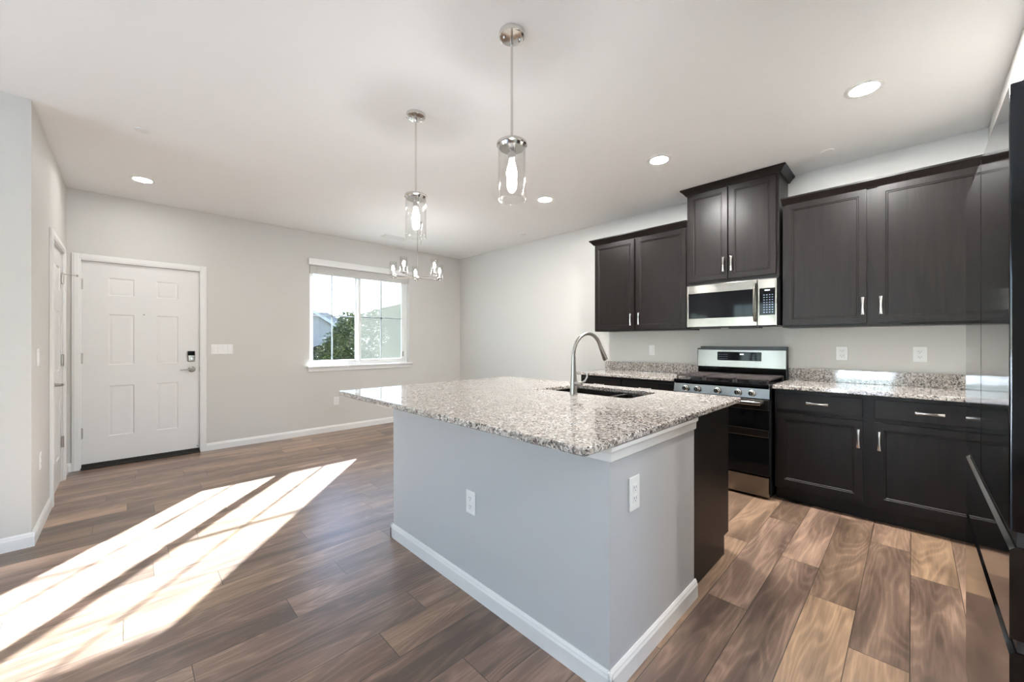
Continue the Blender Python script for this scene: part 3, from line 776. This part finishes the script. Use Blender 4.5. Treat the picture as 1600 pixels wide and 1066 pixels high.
obj('riser', MB().box(4.188, 4.243, RY0, RY1, .886, 1.009, .003), 'blackgloss', bgd)
obj('side_cap', MB().box(4.176, 4.244, RY0-.006, RY0-.0005, .90, 1.174, .001), 'black', bgd)
obj('side_cap', MB().box(4.176, 4.244, RY1+.0005, RY1+.004, 1.0, 1.174, .001), 'black', bgd)
obj('top_vent', MB().box(4.182, 4.246, RY0-.006, RY1+.004, 1.174, 1.190, .002).box(4.192, 4.246, RY0-.006, RY1-.022, 1.190, 1.208, .002), 'black', bgd)
dsp = obj('display', MB().prism([(4.1755, 1.072), (4.182, 1.072), (4.188, 1.155), (4.1795, 1.155)], lambda p, q, t: (p, t, q), .976, 1.353), 'blackgloss', bgd, smooth=False)
dg = MB()
for i, (yy, wd) in enumerate(((1.150, .006), (1.142, .006), (1.132, .006), (1.124, .006))): dg.box(4.1770, 4.1785, yy-wd*.4, yy+wd*.4, 1.128, 1.139)
obj('clock_digits', dg, 'screen_led', dsp, smooth=False)
for rng_ in (range(5), range(5, 9)):
    lg = MB()
    for r_ in range(3):
        for i in rng_:
            yy = 1.335-i*.017 if i < 5 else 1.095-(i-5)*.026
            xx = 4.1755+.004*(1.085+r_*.021-1.072)/.083
            lg.box(xx-.0006, xx+.001, yy-.004, yy+.004, 1.085+r_*.021, 1.089+r_*.021)
    obj('key_legends', lg, 'legend', dsp, smooth=False)
def grate(y0, y1):
    x0, x1 = 3.632, 4.165; z0, z1 = .938, .952; t = .0065; mb = MB()
    for y in (y0+t, y1-t): mb.box(x0, x1, y-t, y+t, z0, z1, .003)
    for x in (x0+t, x1-t, (x0+x1)/2): mb.box(x-t, x+t, y0, y1, z0, z1, .003)
    ym_ = (y0+y1)/2
    mb.box(x0, x1, ym_-t, ym_+t, z0, z1, .003)
    for xx in (x0+.135, x1-.135):
        mb.box(xx-t, xx+t, y0, y1, z0, z1, .003)
        for dx in (-.07, .07): mb.box(xx+dx-t*.8, xx+dx+t*.8, y0, y1, z0, z1, .003)
    for x in (x0+t, x1-t):
        for y in (y0+t, y1-t): mb.box(x-t, x+t, y-t, y+t, .9145, z0+.002, .001)
    return mb
wg = (RY1-RY0-.02)/3
for i in range(3): obj('grate', grate(RY0+.010+i*wg+.003, RY0+.010+(i+1)*wg-.003), 'iron', rg)
for (bx, by) in ((3.77, RY0+.135), (4.03, RY0+.135), (3.90, (RY0+RY1)/2), (3.77, RY1-.135), (4.03, RY1-.135)):
    obj('burner', MB().lathe([(.05, 0), (.05, .006), (.036, .010), (.036, .016), (.030, .018), (0, .018)], (bx, by, .9145), 'z', 24), 'black', rg)

# ------------------------------------------------------------------ microwave
mw = thing('microwave_oven', 'stainless over-the-range microwave oven below the tall cabinet', 'microwave', (4.05, 1.156, 1.385))
MF = 3.853
obj('body', MB().box(MF+.036, XR-.003, .785, 1.527, 1.392, 1.797, .003), 'black', mw)
def framed(y0, y1, z0, z1, iy0, iy1, iz0, iz1):
    return MB().box(MF, MF+.034, y0, iy0, z0, z1, .003).box(MF, MF+.034, iy1, y1, z0, z1, .003).box(MF, MF+.034, iy0-.003, iy1+.003, z0, iz0, .003).box(MF, MF+.034, iy0-.003, iy1+.003, iz1, z1, .003)
md = obj('door', framed(.932, 1.525, 1.392, 1.786, .962, 1.506, 1.474, 1.708), 'steel', mw)
obj('door_window', MB().box(MF+.004, MF+.030, .958, 1.509, 1.470, 1.712, .002), 'blackgloss', md)
hp = []
for i in range(13):
    t = -1+2*i/12; hp.append((MF-.012-.034*(1-t**4), .945, 1.592+t*.160))
obj('handle', MB().tube(hp, [(.013, .009)]*13, 14), 'steel', md)
mp_ = obj('control_panel', framed(.786, .929, 1.392, 1.786, .802, .912, 1.482, 1.706), 'steel', mw)
kpn = obj('keypad', MB().box(MF+.003, MF+.030, .800, .914, 1.480, 1.708, .002), 'blackgloss', mp_)
lg = MB()
for r_ in range(8):
    for i in range(4):
        yy = .880-i*.020; zz = 1.500+r_*.021
        lg.box(MF+.0022, MF+.004, yy-.005, yy+.005, zz, zz+.006)
obj('key_legends', lg, 'legend', kpn, smooth=False)
lg = MB()
for i in range(4): lg.box(MF+.0022, MF+.004, .872-i*.010-.003, .872-i*.010+.003, 1.685, 1.695)
obj('clock_digits', lg, 'screen_led', kpn, smooth=False)
obj('vent_grille', MB().box(MF+.01, MF+.12, .80, 1.51, 1.384, 1.391, .002).box(MF+.14, MF+.26, .95, 1.20, 1.376, 1.391, .003).box(MF+.14, MF+.26, 1.30, 1.48, 1.380, 1.391, .003), 'black', mw)

# ------------------------------------------------------------------ refrigerator
fr = thing('refrigerator', 'black stainless french-door refrigerator cut off by the frame edge', 'refrigerator', (1.716, -.52, 0))
FYF = -.136; FX0, FX1, FM = 1.262, 2.172, 1.724
obj('body', MB().box(FX0+.006, FX1-.006, -.90, FYF-.065, .015, 1.755, .004).box(FX0+.03, FX1-.03, -.88, FYF-.1, .001, .015), 'fridge', fr)
for x in (FX0+.02, FX1-.09): obj('hinge_cover', MB().box(x, x+.07, FYF-.13, FYF-.02, 1.772, 1.788, .004), 'black', fr)
for a, b_ in ((FX0, FM-.0025), (FM+.0025, FX1)):
    obj('door', MB().box(a, b_, FYF-.060, FYF, .872, 1.770, .004), 'fridge', fr)
def drawer_front(z0, z1):
    poly = [(FYF, z0), (FYF, z1-.007), (FYF-.007, z1), (FYF-.060, z1), (FYF-.060, z0)]
    return MB().prism(poly, lambda p, q, t: (t, p, q), FX0, FX1)
obj('drawer', drawer_front(.658, .842), 'fridge', fr, smooth=False)
obj('drawer', drawer_front(.055, .632), 'fridge', fr, smooth=False)
obj('grip_recess', MB().box(FX0+.004, FX1-.004, FYF-.064, FYF-.010, .8425, .8715), 'black', fr)
obj('grip_recess', MB().box(FX0+.004, FX1-.004, FYF-.064, FYF-.010, .6325, .6575), 'black', fr)
obj('toe_grille', MB().box(FX0+.02, FX1-.02, FYF-.064, FYF-.05, .016, .052), 'black', fr)

# ------------------------------------------------------------------ outlets and switches
def plate(kind, label, cat, c, out, wd=.070, ht=.114, gangs=1, group=None):
    """c: centre on the wall face; out: '-x','+x','-y','+y'"""
    nm = {'outlet': 'power_outlet', 'switch': 'light_switch'}[kind]
    t = thing(nm, label, cat, c, group)
    def mp(u, v, w_):
        if out == '-x': return (c[0]-w_, c[1]+u, c[2]+v)
        if out == '+x': return (c[0]+w_, c[1]-u, c[2]+v)
        if out == '-y': return (c[0]-u, c[1]-w_, c[2]+v)
        return (c[0]+u, c[1]+w_, c[2]+v)
    def bx(mb, u0, u1, v0, v1, w0, w1, bev=.001):
        p, q = mp(u0, v0, w0), mp(u1, v1, w1); return mb.box(p[0], q[0], p[1], q[1], p[2], q[2], bev)
    obj('cover_plate', bx(MB(), -wd/2, wd/2, -ht/2, ht/2, .0002, .006, .0022), 'plate', t)
    for g_ in range(gangs):
        u = (g_-(gangs-1)/2)*.046
        if kind == 'outlet':
            for s_ in (-1, 1):
                k = obj('socket', bx(MB(), u-.0165, u+.0165, s_*.0205-.0145, s_*.0205+.0145, .004, .0078, .002), 'plate', t)
                sl_ = MB()
                bx(sl_, u-.0075, u-.0055, s_*.0205-.002, s_*.0205+.007, .007, .0081, 0); bx(sl_, u+.0055, u+.0075, s_*.0205-.002, s_*.0205+.007, .007, .0081, 0); bx(sl_, u-.002, u+.002, s_*.0205-.0105, s_*.0205-.0065, .007, .0081, 0)
                obj('slots', sl_, 'slot', k, smooth=False)
        else:
            obj('rocker', bx(MB(), u-.0165, u+.0165, -.033, .033, .004, .009, .002), 'plate', t)
    return t
plate('outlet', 'white duplex outlet on wall above granite backsplash nearer the range', 'outlet', (XR, .410, 1.156), '-x', .076, .114)
plate('outlet', 'white duplex outlet on wall above granite backsplash nearer the refrigerator', 'outlet', (XR, -.040, 1.158), '-x', .076, .114)
plate('switch', 'white single-rocker plate on wall left of the range under the cabinet', 'switch', (XR, 2.066, 1.159), '-x')
plate('outlet', 'white outlet low on the window wall below the sill', 'outlet', (2.094, YN, .424), '-y')
plate('outlet', 'white outlet low on the long side of the island', 'outlet', (IX0, 1.535, .455), '-x')
plate('outlet', 'white outlet high on the short end of the island', 'outlet', (1.389, IY0, .672), '-y', .076, .128)
plate('switch', 'wide white four-gang switch plate right of the front door', 'switch', (.787, YN, 1.166), '-y', .210, .114, 4)
plate('switch', 'white switch on the narrow wall beside the closet door', 'switch', (XL, 3.99, 1.15), '+x')
plate('outlet', 'white outlet low on the narrow wall beside the closet door', 'outlet', (XL, 4.075, .458), '+x')

# ------------------------------------------------------------------ ceiling fittings
def can(loc, label, lens='lens'):
    t = thing('recessed_light', label, 'ceiling light', loc, 'recessed ceiling lights')
    obj('trim_ring', MB().lathe([(.066, .0), (.066, -.004), (.078, -.006), (.092, -.003), (.093, 0)], loc, 'z', 32, True), 'trim', t)
    obj('lens', MB().lathe([(0, -.0035), (.067, -.0035), (.067, -.001), (0, -.001)], loc, 'z', 32), lens, t)
    return t
r0 = can((3.083, .198, H), 'lit recessed light nearest the refrigerator')
dup(r0, (3.094, 1.444, H), 'lit recessed light in front of the tall cabinet')
can((3.105, 2.677, H), 'lit recessed light right of the hanging glass pendants, farthest from the refrigerator', 'lens_mid')
can((.095, 4.927, H), 'lit recessed light near the front door', 'lens_dim')
dup(r0, (.3, -1.8, H), 'added unseen recessed light over the floor beside the refrigerator')  # unseen lamp added to light the short end of the island
def cover(loc, label, r=.042):
    o = obj('sprinkler_cover', MB().lathe([(0, -.007), (r*.9, -.007), (r, -.004), (r, -.0005), (0, -.0005)], loc, 'z', 28), 'trim', origin=loc)
    return tag(o, label, 'ceiling cover', 'flat white sprinkler covers')
cover((3.885, .462, H), 'round white ceiling cover above the right wall cabinet')
cover((.070, 3.776, H), 'round white ceiling cover near the entry recessed light')
cover((3.895, 3.757, H), 'round white ceiling cover above the bare wall left of the cabinets')
vt = thing('ceiling_vent', 'white ceiling vent near the dining window', 'vent', (2.71, 5.14, H))
obj('frame', MB().box(2.53, 2.89, 5.06, 5.22, H-.008, H-.0005, .003), 'trim', vt)
sm = MB()
for i in range(8): sm.box(2.55, 2.87, 5.078+i*.0165, 5.084+i*.0165, H-.013, H-.006, .001)
obj('slats', sm, 'trim', vt)

# pendants
def pendant(loc, label):
    x, y, z = loc
    t = thing('pendant_light', label, 'pendant light', loc, 'glass pendants over the island')
    obj('canopy', MB().lathe([(0, -.024), (.050, -.024), (.060, -.020), (.062, -.014), (.062, -.0005), (0, -.0005)], loc, 'z', 32).lathe([(0, -.034), (.006, -.034), (.007, -.024), (0, -.024)], (x+.03, y-.02, z), 'z', 12).lathe([(0, -.034), (.006, -.034), (.007, -.024), (0, -.024)], (x-.03, y+.02, z), 'z', 12), 'chrome', t)
    obj('rod', MB().tube([(x, y, z-.02), (x, y, 2.215)], .0062, 12), 'chrome', t)
    obj('cap', MB().lathe([(0, 2.222), (.012, 2.222), (.030, 2.214), (.066, 2.212), (.073, 2.206), (.073, 2.196), (.066, 2.193), (.060, 2.180), (0, 2.180)], (x, y, 0), 'z', 36), 'chrome', t)
    obj('glass_shade', MB().lathe([(.0665, 2.194), (.0665, 1.936), (.064, 1.932), (.0625, 1.936), (.0625, 2.194)], (x, y, 0), 'z', 40, True), 'clear', t)
    sk_ = obj('socket', MB().lathe([(0, 2.181), (.018, 2.181), (.018, 2.135), (.014, 2.128), (0, 2.128)], (x, y, 0), 'z', 20), 'chrome', t)
    obj('bulb', MB().lathe([(0, 2.129), (.012, 2.127), (.014, 2.115), (.022, 2.085), (.026, 2.060), (.022, 2.035), (.010, 2.022), (0, 2.020)], (x, y, 0), 'z', 20), 'bulb', t)
    return t
p0 = pendant((1.318, 1.347, H), 'glass cylinder pendant nearer the camera, larger in view')
dup(p0, (1.341, 2.266, H), 'glass cylinder pendant farther away, in front of the chandelier')

# chandelier
HX, HY, HZ = 2.555, 4.28, 2.045
ch = thing('chandelier', 'five-arm nickel chandelier with glass cylinders near the dining window', 'chandelier', (HX, HY, H))
obj('canopy', MB().lathe([(0, -.026), (.05, -.026), (.06, -.02), (.062, -.0005), (0, -.0005)], (HX, HY, H), 'z', 28), 'chrome', ch)
mb = MB().tube([(HX, HY, H-.02), (HX, HY, HZ+.01)], .0055, 10)
obj('rod', mb, 'chrome', ch)
cm = MB()
for i in range(7):
    z = H-.03-i*.034; loop = []
    for j in range(13):
        a = 2*PI*j/12; q = .010*math.cos(a)
        loop.append((HX+.03+(q if i % 2 else 0)+.006*i*(1-i/7), HY-.02+(0 if i % 2 else q), z-.02+.022*math.sin(a)))
    cm.tube(loop, .0022, 6)
obj('chain', cm, 'chrome', ch)
obj('hub', MB().lathe([(0, .03), (.008, .03), (.010, .016), (.022, .014), (.026, .006), (.026, -.010), (.014, -.016), (.009, -.03), (0, -.032)], (HX, HY, HZ), 'z', 24), 'chrome', ch)
away = math.atan2(HY, HX)+math.radians(5)
AR = .300
for i in range(5):
    a = away+i*2*PI/5; dx, dy = math.cos(a), math.sin(a); ex, ey = HX+dx*AR, HY+dy*AR
    am = obj('arm', MB().tube([(HX+dx*.015, HY+dy*.015, HZ), (ex+dx*.02, ey+dy*.02, HZ)], .0075, 10)
        .lathe([(0, HZ-.004), (.010, HZ-.004), (.010, HZ+.006), (.042, HZ+.012), (.046, HZ+.016), (.046, HZ+.021), (0, HZ+.021)], (ex, ey, 0), 'z', 24), 'chrome', ch)
    obj('candle_sleeve', MB().lathe([(0, HZ+.021), (.011, HZ+.021), (.011, HZ+.085), (0, HZ+.085)], (ex, ey, 0), 'z', 16), 'trim', am)
    obj('bulb', MB().lathe([(0, HZ+.085), (.008, HZ+.086), (.0155, HZ+.105), (.014, HZ+.125), (.006, HZ+.148), (0, HZ+.156)], (ex, ey, 0), 'z', 16), 'candle', am)
    obj('glass_shade', MB().lathe([(.0435, HZ+.0205), (.0435, HZ+.195), (.0410, HZ+.195), (.0410, HZ+.0205)], (ex, ey, 0), 'z', 28, True), 'clear', am)

# ------------------------------------------------------------------ outside
struct('ground', MB().box(-80, 80, -80, 90, -1.2, -.9), 'lawn')
struct('ground_bounce', MB().box(-9.5, XW-.6, -6, 6, -.3, -.12).box(-80, -9.5, -60, 40, -.9, -.6).box(-9.5, 20, -60, -6, -.9, -.6), 'pale_bounce')  # unseen ground spread wide and pale as a sun reflector
hs = thing('house', 'pale neighbour house with grey gabled roof beyond the dining window', 'house', (13, 42, -.9))
# near gable: ridge runs away from the window, gable faces us
gx, gz, gy = 11.2, 5.1, 40.0          # apex
sl_ = .62; hw = 5.6
ez = gz-sl_*hw
obj('wall', MB().prism([(gx-hw+.4, -.9), (gx+hw-.4, -.9), (gx+hw-.4, ez+.1), (gx, gz-.15), (gx-hw+.4, ez+.1)], lambda p, q, t: (p, t, q), gy, gy+9), 'siding', hs, smooth=False)
rf = obj('roof', MB().prism([(gx-hw, ez), (gx, gz), (gx+hw, ez), (gx+hw, ez-.18), (gx, gz-.18), (gx-hw, ez-.18)], lambda p, q, t: (p, t, q), gy-.35, gy+9), 'roof', hs, smooth=False)
obj('fascia', MB().prism([(gx-hw-.05, ez-.02), (gx, gz+.04), (gx+hw+.05, ez-.02), (gx+hw+.05, ez-.32), (gx, gz-.32), (gx-hw-.05, ez-.32)], lambda p, q, t: (p, t, q), gy-.45, gy-.35), 'fascia', rf, smooth=False)
# rear wing with its ridge across
rz, rx1 = 4.75, 17.1
obj('wall', MB().box(5, rx1+1.6, gy+6, gy+13, -.9, 2.2), 'siding', hs, smooth=False)
obj('roof', MB().add([(3, gy+4.6, 2.0), (rx1+3.0, gy+4.6, 2.0), (rx1+3.0, gy+14, 2.0), (3, gy+14, 2.0), (3, gy+9, rz), (rx1, gy+9, rz)],
    [(0, 1, 5, 4), (1, 2, 5), (2, 3, 4, 5), (3, 0, 4), (0, 3, 2, 1)]), 'roof', hs, smooth=False)

def tree(name, label, base, lumps, n, size, mat, seed, trunk_h):
    rnd = random.Random(seed); t = thing(name, label, 'tree', base, None)
    tot = sum(l[3]*l[4]*l[5] for l in lumps); vs_ = []; fs = []
    for (cx, cy, cz, rx, ry, rz_) in lumps:
        m = int(n*(rx*ry*rz_)/tot)+8
        for _ in range(m):
            while True:
                d = Vector((rnd.uniform(-1, 1), rnd.uniform(-1, 1), rnd.uniform(-1, 1)))
                if .25 < d.length < 1: break
            d = d.normalized()*(d.length**.35)*rnd.uniform(.8, 1.12)
            c_ = Vector((cx+d.x*rx, cy+d.y*ry, cz+d.z*rz_))
            a = Vector((rnd.gauss(0, 1), rnd.gauss(0, 1), rnd.gauss(0, .6))).normalized(); bq = a.cross(Vector((rnd.gauss(0, 1), rnd.gauss(0, 1), rnd.gauss(0, 1)))).normalized()
            s_ = size*rnd.uniform(.6, 1.3); nn = a.cross(bq)*s_*.15; o = len(vs_)
            vs_ += [c_-a*s_, c_+bq*s_*.38+nn, c_+a*s_, c_-bq*s_*.38+nn]; fs += [(o, o+1, o+2), (o, o+2, o+3)]
    fo = obj('foliage', MB().add(vs_, fs), mat, t, smooth=False, recalc=False)
    bx_, by_, bz_ = base
    tb = MB().tube([base, (bx_+.03, by_, bz_+trunk_h*.5), (bx_+.08, by_+.03, bz_+trunk_h)], [.10, .075, .03], 10)
    for k in range(6):
        a = k*1.1; z = bz_+trunk_h*(.4+.08*k); tb.tube([(bx_+.04, by_, z), (bx_+.04+.45*math.cos(a), by_+.45*math.sin(a), z+.5)], [.03, .012], 7)
    obj('trunk', tb, 'bark', t)
    return t
tree('broadleaf_tree', 'dense dark green tree outside the left half of the dining window', (4.9, 12.4, -.9),
     [(4.95, 12.4, 1.0, .55, .6, 1.0), (4.95, 12.5, 1.85, .28, .4, .38), (4.55, 12.3, .85, .45, .5, .75), (4.25, 12.2, .55, .40, .5, .65), (4.62, 12.3, 1.5, .22, .3, .3), (3.95, 12.1, .35, .28, .4, .5), (5.5, 12.6, .6, .4, .5, .9), (5.05, 12.5, 2.05, .13, .2, .22)], 13000, .050, 'leaf', 3, 2.4)
tree('birch_tree', 'wispy pale tree behind the screened half of the dining window', (7.5, 16.5, -.9),
     [(7.4, 16.5, 1.9, .6, .6, .55), (7.65, 16.5, 2.4, .35, .4, .4), (7.1, 16.4, 1.4, .5, .5, .5), (7.9, 16.6, 1.5, .5, .5, .5)], 1500, .06, 'leaf2', 5, 2.9)
hl = MB(); nx, ny = 28, 10; vs_ = []; fs_ = []
for j in range(ny):
    for i in range(nx):
        x = 6+i*1.6; y = 30+j*4
        z = -.9+(1.3+ .30*max(0, x-9)+.5*mnoise.noise((x*.3, y*.2, 0)))*math.sin(min(1, j/5)*PI/2)
        vs_.append((x, y, z))
for j in range(ny-1):
    for i in range(nx-1): k = j*nx+i; fs_.append((k, k+1, k+nx+1, k+nx))
struct('hill', MB().add(vs_, fs_), 'hillside', True)
